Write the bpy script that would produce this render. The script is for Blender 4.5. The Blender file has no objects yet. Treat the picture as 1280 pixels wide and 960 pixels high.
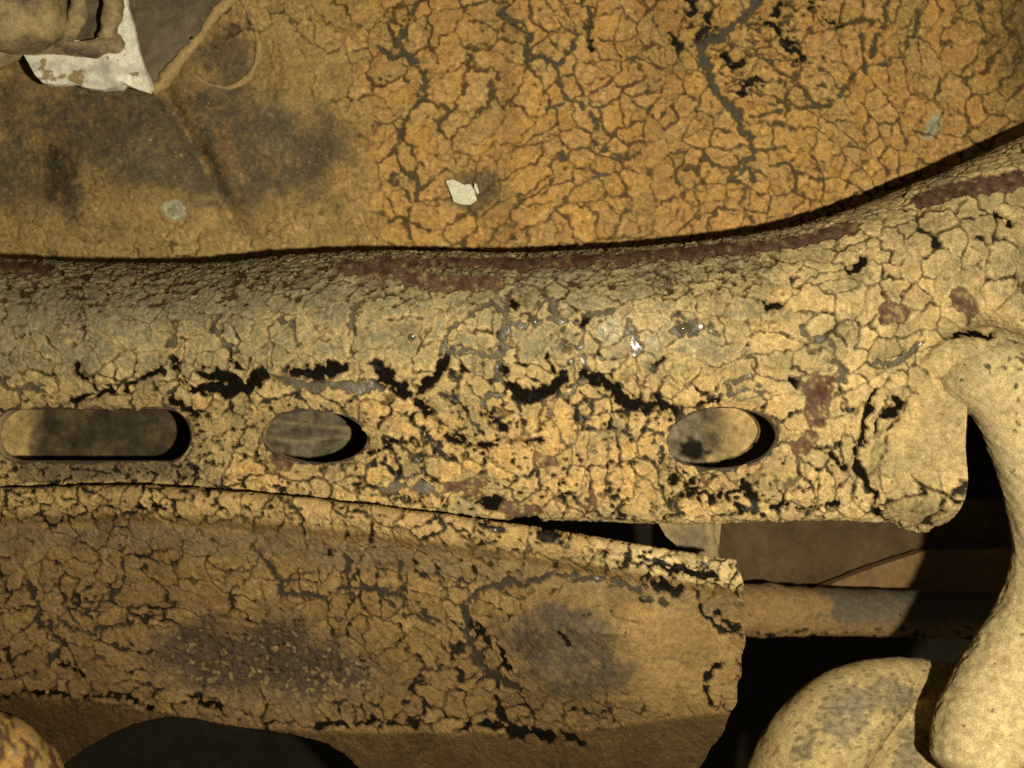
import bpy, bmesh, math
import numpy as np
from mathutils import Vector, Matrix

# ------------------------------------------------------------------ camera, light, exposure
sc = bpy.context.scene
S = 0.0003            # metres for one photo pixel on the plane of the rail's front (y = 0)
D = 0.30              # metres from the lens to that plane
cam_d = bpy.data.cameras.new('camera')
cam_d.sensor_width = 36.0
cam_d.lens = 36.0 * D / (1280 * S)
cam_d.clip_start = 0.01
cam_d.clip_end = 20.0
cam_d.dof.use_dof = True
cam_d.dof.focus_distance = D - 0.002
cam_d.dof.aperture_fstop = 15.0
cam = bpy.data.objects.new('camera', cam_d)
sc.collection.objects.link(cam)
cam.location = (0, -D, 0)
cam.rotation_euler = (math.radians(90), 0, 0)
sc.camera = cam

world = bpy.data.worlds.new('World')
sc.world = world
world.use_nodes = True
bg = world.node_tree.nodes['Background']
bg.inputs[0].default_value = (0.95, 0.80, 0.52, 1)
bg.inputs[1].default_value = 0.06

lamp_d = bpy.data.lights.new('torch', 'POINT')     # the phone's own flash beside the lens
lamp_d.energy = 8.6
lamp_d.color = (1.0, 0.90, 0.64)
lamp_d.shadow_soft_size = 0.004
lamp = bpy.data.objects.new('torch', lamp_d)
lamp.location = (0.070, -D - 0.025, -0.020)
sc.collection.objects.link(lamp)

sc.view_settings.view_transform = 'Standard'
sc.view_settings.look = 'None'
sc.view_settings.exposure = 0.0
sc.view_settings.gamma = 1.0
sc.view_settings.use_curve_mapping = False
sc.cycles.max_bounces = 4
sc.cycles.use_denoising = False


def at(px, py, y=0.0):
    k = S * (D + y) / D
    return np.stack([(np.asarray(px, float) - 640) * k, np.asarray(y, float) + 0 * (np.asarray(px, float) + np.asarray(py, float)), (480 - np.asarray(py, float)) * k], -1)


def project(P):
    k = S * (D + P[..., 1]) / D
    return 640 + P[..., 0] / k, 480 - P[..., 2] / k


# ------------------------------------------------------------------ noise fields
_tab = {}


def vnoise(x, y, seed=0):
    if seed not in _tab:
        _tab[seed] = np.random.default_rng(seed).uniform(-1, 1, (256, 256)).astype(np.float32)
    t = _tab[seed]
    xi = np.floor(x); yi = np.floor(y)
    fx = x - xi; fy = y - yi
    xi = xi.astype(np.int64); yi = yi.astype(np.int64)
    fx = fx * fx * fx * (fx * (fx * 6 - 15) + 10); fy = fy * fy * fy * (fy * (fy * 6 - 15) + 10)
    x0 = xi & 255; x1 = (xi + 1) & 255; y0 = yi & 255; y1 = (yi + 1) & 255
    return (t[x0, y0] * (1 - fx) + t[x1, y0] * fx) * (1 - fy) + (t[x0, y1] * (1 - fx) + t[x1, y1] * fx) * fy


def fbm(x, y, seed=0, n=3):
    s = 0; a = 1.0; tot = 0
    for i in range(n):
        c, q = math.cos(0.6 * i + .3), math.sin(0.6 * i + .3)
        s = s + a * vnoise((x * c - y * q) * 2 ** i + 17.3 * i, (x * q + y * c) * 2 ** i + 9.1 * i, seed + i)
        tot += a; a *= 0.5
    return s / tot * 1.5


def sstep(a, b, x):
    t = np.clip((x - a) / (b - a), 0, 1)
    return t * t * (3 - 2 * t)


def lerp(a, b, t):
    return a + (b - a) * t


def voronoi(x, y, L, seed, jit=0.9, close=0.0, amount=6.0, vary=0.0, ring=2):
    """distance to the nearest cell border (px), distance to the seed and the cell id"""
    rng = np.random.default_rng(seed)
    tx = rng.uniform(-.5, .5, (256, 256)) * jit; ty = rng.uniform(-.5, .5, (256, 256)) * jit
    X = x / L; Y = y / L
    ci = np.floor(X).astype(np.int64); cj = np.floor(Y).astype(np.int64)
    best = np.full(x.shape, 1e9); bx = np.zeros(x.shape); by = np.zeros(x.shape); bid = np.zeros(x.shape, np.int64)
    for di in (-1, 0, 1):
        for dj in (-1, 0, 1):
            i = ci + di; j = cj + dj
            px = i + .5 + tx[i & 255, j & 255]; py = j + .5 + ty[i & 255, j & 255]
            d = (px - X) ** 2 + (py - Y) ** 2
            m = d < best
            best = np.where(m, d, best); bx = np.where(m, px, bx); by = np.where(m, py, by)
            bid = np.where(m, (i + 5000) * 100003 + (j + 5000), bid)
    edge = np.full(x.shape, 1e9); pure = np.full(x.shape, 1e9)
    amount_on = not np.isscalar(close) or close > 0
    if ring == 0:
        return None, np.sqrt(best) * L, bid, None
    for di in range(-ring, ring + 1):
        for dj in range(-ring, ring + 1):
            i = ci + di; j = cj + dj
            px = i + .5 + tx[i & 255, j & 255]; py = j + .5 + ty[i & 255, j & 255]
            ex = px - bx; ey = py - by
            n = np.sqrt(ex * ex + ey * ey)
            ok = n > 1e-6
            d = ((px + bx) * .5 - X) * ex + ((py + by) * .5 - Y) * ey
            d = d / np.where(ok, n, 1)
            pure = np.where(ok & (d < pure), d, pure)
            if vary or amount_on:
                nid = (i + 5000) * 100003 + (j + 5000)
                h = ((nid + bid) * 2654435761 + (nid * bid) * 40503) & 0xFFFFFFFF
                h = (h ^ (h >> 15)) * 2246822519 & 0xFFFFFFFF
                r = ((h >> 7) & 0xFFFF) / 65535.0
                r2 = ((h >> 15) & 0xFFFF) / 65535.0
                d = d + np.where(r < close, amount, (r2 - .35) * vary) / L
            edge = np.where(ok & (d < edge), d, edge)
    return edge * L, np.sqrt(best) * L, bid, pure * L


def polydist(u, v, pts, reach=60):
    d = np.full(u.shape, 1e3)
    P = np.array(pts, float)
    m = (u > P[:, 0].min() - reach) & (u < P[:, 0].max() + reach) & (v > P[:, 1].min() - reach) & (v < P[:, 1].max() + reach)
    if not m.any():
        return d
    uu = u[m]; vv = v[m]; dd = np.full(uu.shape, 1e3)
    for a, b in zip(P[:-1], P[1:]):
        e = b - a; L2 = max((e ** 2).sum(), 1e-9)
        t = np.clip(((uu - a[0]) * e[0] + (vv - a[1]) * e[1]) / L2, 0, 1)
        dd = np.minimum(dd, np.hypot(uu - a[0] - t * e[0], vv - a[1] - t * e[1]))
    d[m] = dd
    return d


def ell(u, v, cx, cy, rx, ry, rot=0.0):
    """signed distance (px) to an ellipse, negative inside"""
    c, s = math.cos(rot), math.sin(rot)
    x = (u - cx) * c + (v - cy) * s; y = -(u - cx) * s + (v - cy) * c
    k0 = np.sqrt((x / rx) ** 2 + (y / ry) ** 2) + 1e-9
    k1 = np.sqrt((x / rx ** 2) ** 2 + (y / ry ** 2) ** 2) + 1e-9
    return k0 * (k0 - 1) / k1


def spl(pts, x):
    """smooth curve through (x, value) pairs"""
    p = np.array(pts, float)
    xs = p[:, 0]; ys = p[:, 1]
    m = np.gradient(ys, xs)
    x = np.clip(x, xs[0], xs[-1])
    i = np.clip(np.searchsorted(xs, x) - 1, 0, len(xs) - 2)
    h = xs[i + 1] - xs[i]; t = (x - xs[i]) / h
    return ((2 * t ** 3 - 3 * t ** 2 + 1) * ys[i] + (t ** 3 - 2 * t ** 2 + t) * h * m[i]
            + (-2 * t ** 3 + 3 * t ** 2) * ys[i + 1] + (t ** 3 - t ** 2) * h * m[i + 1])


# ------------------------------------------------------------------ materials
def nd(nt, kind, **kw):
    n = nt.nodes.new(kind)
    for k, v in kw.items():
        setattr(n, k, v)
    return n


def base_mat(name):
    m = bpy.data.materials.new(name); m.use_nodes = True
    nt = m.node_tree
    return m, nt, nt.nodes['Principled BSDF'], nd(nt, 'ShaderNodeNewGeometry')


def noise(nt, geo, scale, detail=4, rough=.6):
    n = nd(nt, 'ShaderNodeTexNoise')
    n.inputs['Scale'].default_value = scale; n.inputs['Detail'].default_value = detail
    n.inputs['Roughness'].default_value = rough
    nt.links.new(geo.outputs['Position'], n.inputs['Vector'])
    return n


def ramp(nt, fac, stops):
    r = nd(nt, 'ShaderNodeValToRGB')
    e = r.color_ramp.elements
    while len(e) < len(stops):
        e.new(.5)
    for el, (p, c) in zip(e, stops):
        el.position = p
        el.color = (c if hasattr(c, '__len__') else (c, c, c)) + (1,) if hasattr(c, '__len__') else (c, c, c, 1)
    nt.links.new(fac, r.inputs[0])
    return r


def mix(nt, a, b, fac, blend='MIX'):
    m = nd(nt, 'ShaderNodeMix', data_type='RGBA', blend_type=blend)
    for s, v in ((m.inputs['A'], a), (m.inputs['B'], b), (m.inputs['Factor'], fac)):
        if hasattr(v, 'default_value') or hasattr(v, 'is_linked'):
            nt.links.new(v, s)
        else:
            s.default_value = tuple(v) + (1,) if hasattr(v, '__len__') else v
    return m.outputs['Result']


def attr_material(name, rough_dry, rough_wet, bump, bscale, var=.35, spec=.3):
    """colour and wetness come from the piece's own field, grain from noise"""
    m, nt, p, geo = base_mat(name)
    at_ = nd(nt, 'ShaderNodeAttribute', attribute_name='tint')
    n1 = noise(nt, geo, bscale, 5, .7); n2 = noise(nt, geo, 420, 4, .6)
    r1 = ramp(nt, n1.outputs['Fac'], [(.28, 1 - var), (.72, 1 + var * .6)])
    r2 = ramp(nt, n2.outputs['Fac'], [(.3, 1 - var * .5), (.7, 1 + var * .35)])
    c = mix(nt, at_.outputs['Color'], r1.outputs[0], 1.0, 'MULTIPLY')
    c = mix(nt, c, r2.outputs[0], 1.0, 'MULTIPLY')
    nt.links.new(c, p.inputs['Base Color'])
    mr = nd(nt, 'ShaderNodeMapRange')
    mr.inputs['To Min'].default_value = rough_dry; mr.inputs['To Max'].default_value = rough_wet
    nt.links.new(at_.outputs['Alpha'], mr.inputs['Value'])
    nt.links.new(mr.outputs[0], p.inputs['Roughness'])
    ms = nd(nt, 'ShaderNodeMapRange'); ms.inputs['To Min'].default_value = spec * .03; ms.inputs['To Max'].default_value = spec
    nt.links.new(at_.outputs['Alpha'], ms.inputs['Value']); nt.links.new(ms.outputs[0], p.inputs['Specular IOR Level'])
    b = nd(nt, 'ShaderNodeBump'); b.inputs['Strength'].default_value = bump; b.inputs['Distance'].default_value = .0004
    mb = nd(nt, 'ShaderNodeMapRange'); mb.inputs['To Min'].default_value = bump; mb.inputs['To Max'].default_value = bump * .22
    nt.links.new(at_.outputs['Alpha'], mb.inputs['Value']); nt.links.new(mb.outputs[0], b.inputs['Strength'])
    nt.links.new(n1.outputs['Fac'], b.inputs['Height']); nt.links.new(b.outputs[0], p.inputs['Normal'])
    return m


def dusty(name, dust, under, cover=.5, scale=60, speck=None, rough=.85, fine=1500, bump=.5, sharp=.12):
    """a thin coat of dust over a darker or lighter skin, with specks of dirt"""
    m, nt, p, geo = base_mat(name)
    n1 = noise(nt, geo, scale, 6, .68); n2 = noise(nt, geo, fine, 4, .7); n3 = noise(nt, geo, scale * 5, 5, .7)
    f = ramp(nt, n1.outputs['Fac'], [(cover - sharp, 0.0), (cover + sharp, 1.0)])
    c = mix(nt, under, dust, f.outputs[0])
    c = mix(nt, c, ramp(nt, n2.outputs['Fac'], [(.3, .72), (.7, 1.15)]).outputs[0], 1.0, 'MULTIPLY')
    c = mix(nt, c, ramp(nt, n3.outputs['Fac'], [(.3, .75), (.65, 1.1)]).outputs[0], 1.0, 'MULTIPLY')
    if speck:
        n4 = noise(nt, geo, speck[1], 3, .5)
        c = mix(nt, c, speck[0], ramp(nt, n4.outputs['Fac'], [(speck[2], 0.0), (speck[2] + .04, 1.0)]).outputs[0])
    nt.links.new(c, p.inputs['Base Color'])
    p.inputs['Roughness'].default_value = rough; p.inputs['Specular IOR Level'].default_value = .25
    b = nd(nt, 'ShaderNodeBump'); b.inputs['Strength'].default_value = bump; b.inputs['Distance'].default_value = .0004
    h = nd(nt, 'ShaderNodeMath', operation='ADD')
    nt.links.new(n2.outputs['Fac'], h.inputs[0]); nt.links.new(n3.outputs['Fac'], h.inputs[1])
    nt.links.new(h.outputs[0], b.inputs['Height']); nt.links.new(b.outputs[0], p.inputs['Normal'])
    return m


M = {}
M['mud'] = attr_material('dried_mud', .9, .33, .8, 2100, .58, .6)
M['skin'] = attr_material('tarry_steel', .75, .11, 1.0, 1000, .45, .8)
M['pipe'] = dusty('dusty_pipe', (.50, .405, .235), (.38, .31, .19), .42, 55, ((.06, .05, .035), 260, .635), .85)
M['hook'] = dusty('dusty_casting', (.46, .345, .175), (.15, .125, .082), .44, 44, ((.05, .042, .03), 900, .66), .8, sharp=.06)
M['rod'] = dusty('rod_dust', (.34, .215, .10), (.13, .115, .085), .47, 70, ((.02, .017, .012), 160, .68), .7)
M['rodmud'] = dusty('rod_sleeve_dust', (.36, .215, .095), (.30, .18, .085), .5, 60, None, .85)
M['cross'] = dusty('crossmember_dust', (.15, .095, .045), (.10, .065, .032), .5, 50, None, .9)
M['crosslit'] = dusty('gusset_dust_lit', (.30, .18, .082), (.24, .145, .066), .5, 60, None, .9)  # brighter copy of the crossmember dust, so the lower face reads as lit
M['dark'] = dusty('underbody_dark', (.045, .037, .023), (.028, .023, .015), .5, 30, None, .9)  # near-black tone that paints deep shade into the backdrop
M['clip'] = dusty('white_plastic', (.80, .79, .68), (.68, .65, .52), .40, 90, ((.34, .25, .13), 150, .59), .55, bump=.3)
M['clamp'] = dusty('muddy_clamp', (.40, .30, .155), (.12, .09, .055), .46, 75, ((.20, .09, .035), 120, .70), .85)
M['flap'] = dusty('greasy_sheet', (.16, .13, .082), (.095, .078, .05), .46, 60, ((.34, .24, .11), 240, .72), .7)
M['bead'] = dusty('sealant_bead', (.42, .29, .135), (.30, .205, .10), .45, 120, None, .85)
M['rusty'] = dusty('rusty_end', (.56, .34, .12), (.15, .085, .05), .43, 95, ((.62, .48, .2), 180, .66), .6, sharp=.05)
M['scrap'] = dusty('white_scrap', (.66, .66, .52), (.50, .49, .36), .42, 200, ((.30, .22, .11), 420, .63), .4, bump=.3)
M['mount'] = dusty('mount_dust', (.30, .22, .115), (.13, .105, .066), .45, 80, None, .85)


# ------------------------------------------------------------------ mesh builders
C = sc.collection


def link(name, me, parent=None, mat=None):
    o = bpy.data.objects.new(name, me)
    if mat:
        me.materials.append(M[mat])
    C.objects.link(o)
    if parent is not None:
        o.parent = parent
        o.matrix_parent_inverse = parent.matrix_basis.inverted()
    return o


def raw_mesh(name, co, quads, tint=None, normals=None, centre=True):
    """mesh from arrays of vertices and quads; origin at the piece's own middle"""
    co = np.asarray(co, np.float64)
    org = co.mean(0) if centre else np.zeros(3)
    me = bpy.data.meshes.new(name)
    k = quads.shape[1]
    me.vertices.add(len(co)); me.vertices.foreach_set('co', (co - org).astype(np.float32).ravel())
    me.loops.add(quads.size); me.loops.foreach_set('vertex_index', quads.astype(np.int32).ravel())
    me.polygons.add(len(quads))
    me.polygons.foreach_set('loop_start', np.arange(0, quads.size, k, dtype=np.int32))
    me.update(calc_edges=True)
    me.polygons.foreach_set('use_smooth', np.ones(len(quads), bool))
    if tint is not None:
        a = me.attributes.new('tint', 'FLOAT_COLOR', 'POINT')
        a.data.foreach_set('color', tint.astype(np.float32).ravel())
    if normals is not None:
        me.normals_split_custom_set_from_vertices(normals.astype(np.float32).tolist())
    return me, org


def add_piece(name, co, quads, parent, mat, tint=None, normals=None):
    me, org = raw_mesh(name, co, quads, tint, normals)
    o = link(name, me, None, mat)
    o.location = org
    if parent is not None:
        o.parent = parent
        o.location = Vector(org) - parent.location
    return o


def thing(name, label, cat, loc, group=None):
    o = bpy.data.objects.new(name, None); C.objects.link(o)
    o.empty_display_size = .01
    o.location = loc; o['label'] = label; o['category'] = cat; o['kind'] = 'thing'
    if group:
        o['group'] = group
    return o


def tag(o, label, cat):
    o['label'] = label; o['category'] = cat; o['kind'] = 'thing'
    return o


def grid_quads(nu, nv):
    i = np.arange(nu * nv).reshape(nu, nv)
    return np.stack([i[:-1, :-1], i[:-1, 1:], i[1:, 1:], i[1:, :-1]], -1).reshape(-1, 4)


def grid_piece(name, co, parent, mat, tint=None, flip=False):
    nu, nv = co.shape[:2]
    q = grid_quads(nu, nv)
    if flip:
        q = q[:, ::-1]
    return add_piece(name, co.reshape(-1, 3), q, parent, mat, None if tint is None else tint.reshape(-1, 4))


def tube_piece(name, path, radii, parent, mat, seg=28, amp=0.0, nscale=60, flat=None, caps=True, seed=5, sub=6, tintf=None):
    """a tube swept along a path of points (metres) with rounded ends and slight unevenness"""
    P = np.array(path, float); R = np.array(radii, float)
    n = len(P); t = np.arange(n)
    tt = np.linspace(0, n - 1, (n - 1) * sub + 1)
    Q = np.stack([spl(np.stack([t, P[:, k]], 1), tt) for k in range(3)], 1)
    r = spl(np.stack([t, R], 1), tt)
    T = np.gradient(Q, axis=0); T /= np.linalg.norm(T, axis=1)[:, None]
    up = np.array([0, -1, 0.0])
    rings = []
    N0 = up - T[0] * (up @ T[0])
    if np.linalg.norm(N0) < 1e-3:
        N0 = np.array([0, 0, 1.0]) - T[0] * T[0][2]
    N0 /= np.linalg.norm(N0)
    fr = []
    for k in range(len(Q)):
        N0 = N0 - T[k] * (N0 @ T[k]); N0 /= np.linalg.norm(N0)
        fr.append((N0.copy(), np.cross(T[k], N0)))
    seqs = []
    if caps:
        for a in (0.02, .25, .5, .75, .92):
            ang = a * math.pi / 2
            seqs.append((Q[0] - T[0] * r[0] * .35 * math.cos(ang), r[0] * math.sin(ang), fr[0]))
    for k in range(len(Q)):
        seqs.append((Q[k], r[k], fr[k]))
    if caps:
        for a in (.92, .75, .5, .25, .02):
            ang = a * math.pi / 2
            seqs.append((Q[-1] + T[-1] * r[-1] * .35 * math.cos(ang), r[-1] * math.sin(ang), fr[-1]))
    th = np.linspace(0, 2 * math.pi, seg, endpoint=False)
    for c, rr, (N, B) in seqs:
        rings.append(c + (np.cos(th)[:, None] * N + np.sin(th)[:, None] * B) * rr)
    V = np.array(rings)
    if amp:
        cen = np.array([s[0] for s in seqs])[:, None, :]
        dirn = V - cen
        dirn /= np.linalg.norm(dirn, axis=2)[..., None] + 1e-12
        nz = fbm(V[..., 0] * nscale + V[..., 1] * nscale * .7, V[..., 2] * nscale - V[..., 1] * nscale * .6, seed, 4)
        V = V + dirn * (nz * amp)[..., None]
    m = len(seqs)
    i = np.arange(m * seg).reshape(m, seg); j = np.roll(i, -1, 1)
    q = np.stack([i[:-1], j[:-1], j[1:], i[1:]], -1).reshape(-1, 4)
    return add_piece(name, V.reshape(-1, 3), q, parent, mat, None if tintf is None else tintf(V.reshape(-1, 3)))


def slab_piece(name, outline, parent, mat, y=0.0, thick=.002, bulge=None, step=4.0, rim=0.0, amp=0.0, seed=9, hole=None):
    """an uneven sheet with thickness cut to an outline given as photo pixels at depth y (or y(u, v))"""
    P = np.array(outline, float)
    # resample the outline and fill it with a triangulated grid
    seg = np.roll(P, -1, 0) - P
    ln = np.hypot(seg[:, 0], seg[:, 1])
    pts = []
    for a, e, l in zip(P, seg, ln):
        k = max(1, int(l / step))
        for t in range(k):
            pts.append(a + e * t / k)
    pts = np.array(pts)
    yf = y if callable(y) else (lambda u, v: 0 * u + y)
    bm = bmesh.new()
    from mathutils.geometry import delaunay_2d_cdt
    lo = P.min(0); hi = P.max(0)
    gx, gy = np.meshgrid(np.arange(lo[0] + step / 2, hi[0], step), np.arange(lo[1] + step / 2, hi[1], step))
    g = np.stack([gx.ravel(), gy.ravel()], 1)
    rng = np.random.default_rng(seed); g += rng.uniform(-.2, .2, g.shape) * step
    inside = np.zeros(len(g), bool)
    x, yy = g[:, 0], g[:, 1]
    dmin = np.full(len(g), 1e9)
    for a, b in zip(P, np.roll(P, -1, 0)):
        c = ((a[1] > yy) != (b[1] > yy))
        xi = (b[0] - a[0]) * (yy - a[1]) / (b[1] - a[1] + 1e-12) + a[0]
        inside ^= c & (x < xi)
    closed = np.vstack([pts, pts[:1]])
    dmin = polydist(x, yy, closed, 1e5)
    g = g[inside & (dmin > step * .6)]
    allp = [Vector(p) for p in np.vstack([pts, g])]
    nb = len(pts)
    vo, eo, fo, *_ = delaunay_2d_cdt(allp, [], [list(range(nb))], 1, 1e-6)
    vo = np.array([[v.x, v.y] for v in vo])
    dd = polydist(vo[:, 0], vo[:, 1], closed, 1e5)
    yv = yf(vo[:, 0], vo[:, 1])
    front = np.array(yv, float)
    if bulge:
        front = front - bulge(vo[:, 0], vo[:, 1])
    if rim:
        front = front + rim * (1 - np.clip(dd / (rim / S + 1e-9), 0, 1)) ** 2
    if amp:
        front = front + amp * fbm(vo[:, 0] / 14, vo[:, 1] / 14, seed, 3)
    F = at(vo[:, 0], vo[:, 1], front); B = at(vo[:, 0], vo[:, 1], yv + thick)
    B[:, 0] = F[:, 0]; B[:, 2] = F[:, 2]
    vs = [bm.verts.new(p) for p in F]; bs = [bm.verts.new(p) for p in B]
    for f in fo:
        a = vo[f[1]] - vo[f[0]]; b = vo[f[2]] - vo[f[0]]
        f = list(f)
        if a[0] * b[1] - a[1] * b[0] > 0:      # photo y runs down
            f = f[::-1]
        try:
            bm.faces.new([vs[i] for i in f]); bm.faces.new([bs[i] for i in f[::-1]])
        except ValueError:
            pass
    bm.edges.ensure_lookup_table()
    border = [e for e in bm.edges if len(e.link_faces) == 1 and e.verts[0].index < 0 or len(e.link_faces) == 1]
    idx = {v: i for i, v in enumerate(vs)}
    for e in border:
        if e.verts[0] in idx and e.verts[1] in idx:
            f = e.link_faces[0]
            a, b = idx[e.verts[0]], idx[e.verts[1]]
            try:
                bm.faces.new([vs[b], vs[a], bs[a], bs[b]])
            except ValueError:
                pass
    bmesh.ops.recalc_face_normals(bm, faces=bm.faces)
    me = bpy.data.meshes.new(name)
    org = F.mean(0)
    bmesh.ops.translate(bm, verts=bm.verts, vec=-Vector(org))
    bm.to_mesh(me); bm.free()
    for p in me.polygons:
        p.use_smooth = True
    me.set_sharp_from_angle(angle=math.radians(50))
    o = link(name, me, None, mat)
    o.location = org
    if parent is not None:
        o.parent = parent; o.location = Vector(org) - parent.location
    return o


# ------------------------------------------------------------------ cracked crust on a surface
OCHRE = np.array([.46, .325, .145]); ORANGE = np.array([.48, .283, .093]); BROWN = np.array([.25, .155, .066])
GREY = np.array([.245, .215, .128]); PALE = np.array([.53, .41, .215]); TAR = np.array([.010, .0082, .0052])
ASH = np.array([.078, .066, .046]); MAROON = np.array([.150, .083, .056]); SLATE = np.array([.12, .105, .075])


def crust_surface(owner, surf, us, as_, field, cut=None, gap=1.5, sub=2, maxparts=230, wall='steel_skin', mudcut=None, crust_range=None):
    """owner gets one steel skin, up to maxparts mud flakes and the small remaining crumbs.
    surf(U, A) -> points; field(U, A, pu, pv) -> height px, cell id, mud tint, skin tint, skin height px"""
    e = .5

    def normals(U, A):
        a = surf(U + e, A) - surf(U - e, A); b = surf(U, A + e) - surf(U, A - e)
        n = np.cross(b, a)
        n /= np.linalg.norm(n, axis=-1)[..., None] + 1e-15
        return n

    def snapped(step, arange, cut):
        u = np.arange(us[0], us[1] + step, step); a = np.arange(arange[0], arange[1] + step, step)
        U, A = np.meshgrid(u, a, indexing='ij')
        keep = np.ones((len(u) - 1, len(a) - 1), bool)
        if cut is not None:
            P = surf(U, A); sd = cut(*project(P))          # > 0 is cut away
            ins = sd > 0
            allin = ins[:-1, :-1] & ins[1:, :-1] & ins[1:, 1:] & ins[:-1, 1:]
            keep = ~allin
            h = .4
            near = ins & (sd < step * 3)
            for _ in range(3):
                s0 = cut(*project(surf(U, A)))
                gu = (cut(*project(surf(U + h, A))) - cut(*project(surf(U - h, A)))) / (2 * h)
                ga = (cut(*project(surf(U, A + h))) - cut(*project(surf(U, A - h)))) / (2 * h)
                g2 = np.maximum(gu * gu + ga * ga, .05)
                U = np.where(near, U - s0 * gu / g2, U); A = np.where(near, A - s0 * ga / g2, A)
        return U, A, keep.ravel()

    # steel skin below the mud
    U, A, keep = snapped(gap * sub, as_, cut)
    P = surf(U, A); N = normals(U, A); pu, pv = project(P)
    H, cid, mt, st, sh = field(U, A, pu, pv)
    Q = P + N * (sh * S)[..., None]
    q = grid_quads(*U.shape)[keep]
    used, inv = np.unique(q, return_inverse=True)
    add_piece(wall, Q.reshape(-1, 3)[used], inv.reshape(q.shape), owner, 'skin', st.reshape(-1, 4)[used])
    # the mud on it
    U, A, keep = snapped(gap, crust_range or as_, mudcut or cut)
    P = surf(U, A); N = normals(U, A); pu, pv = project(P)
    H, cid, mt, st, sh = field(U, A, pu, pv)
    Q = P + N * ((H + sh) * S)[..., None]
    du = np.gradient(Q, axis=0); da = np.gradient(Q, axis=1)
    VN = np.cross(da, du); VN /= np.linalg.norm(VN, axis=-1)[..., None] + 1e-15
    q = grid_quads(*U.shape)
    hq = H.ravel()[q].max(1)
    vis = keep & (hq > -.45)
    q = q[vis]; ids = cid.ravel()[q[:, 0]]
    puq = pu.ravel()[q[:, 0]]; pvq = pv.ravel()[q[:, 0]]
    inframe = (puq > 0) & (puq < 1280) & (pvq > 0) & (pvq < 960)
    uniq, inv, cnt = np.unique(ids, return_inverse=True, return_counts=True)
    fr = np.bincount(inv, weights=inframe, minlength=len(uniq))
    order = np.argsort(-fr)
    big = [k for k in order[:maxparts] if fr[k] > 40]
    rank = np.full(len(uniq), len(big)); rank[big] = np.arange(len(big))
    rq = rank[inv]
    srt = np.argsort(rq, kind='stable'); rq = rq[srt]; q = q[srt]
    bounds = np.searchsorted(rq, np.arange(len(big) + 2))
    Qf = Q.reshape(-1, 3); mf = mt.reshape(-1, 4); nf = VN.reshape(-1, 3)
    for k in range(len(big) + 1):
        qq = q[bounds[k]:bounds[k + 1]]
        if len(qq) == 0:
            continue
        used, iv = np.unique(qq, return_inverse=True)
        o = add_piece('mud_flake' if k < len(big) else 'mud_crumbs', Qf[used], iv.reshape(qq.shape), owner, 'mud', mf[used], nf[used])
        if k == len(big):
            o['kind'] = 'stuff'


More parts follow.
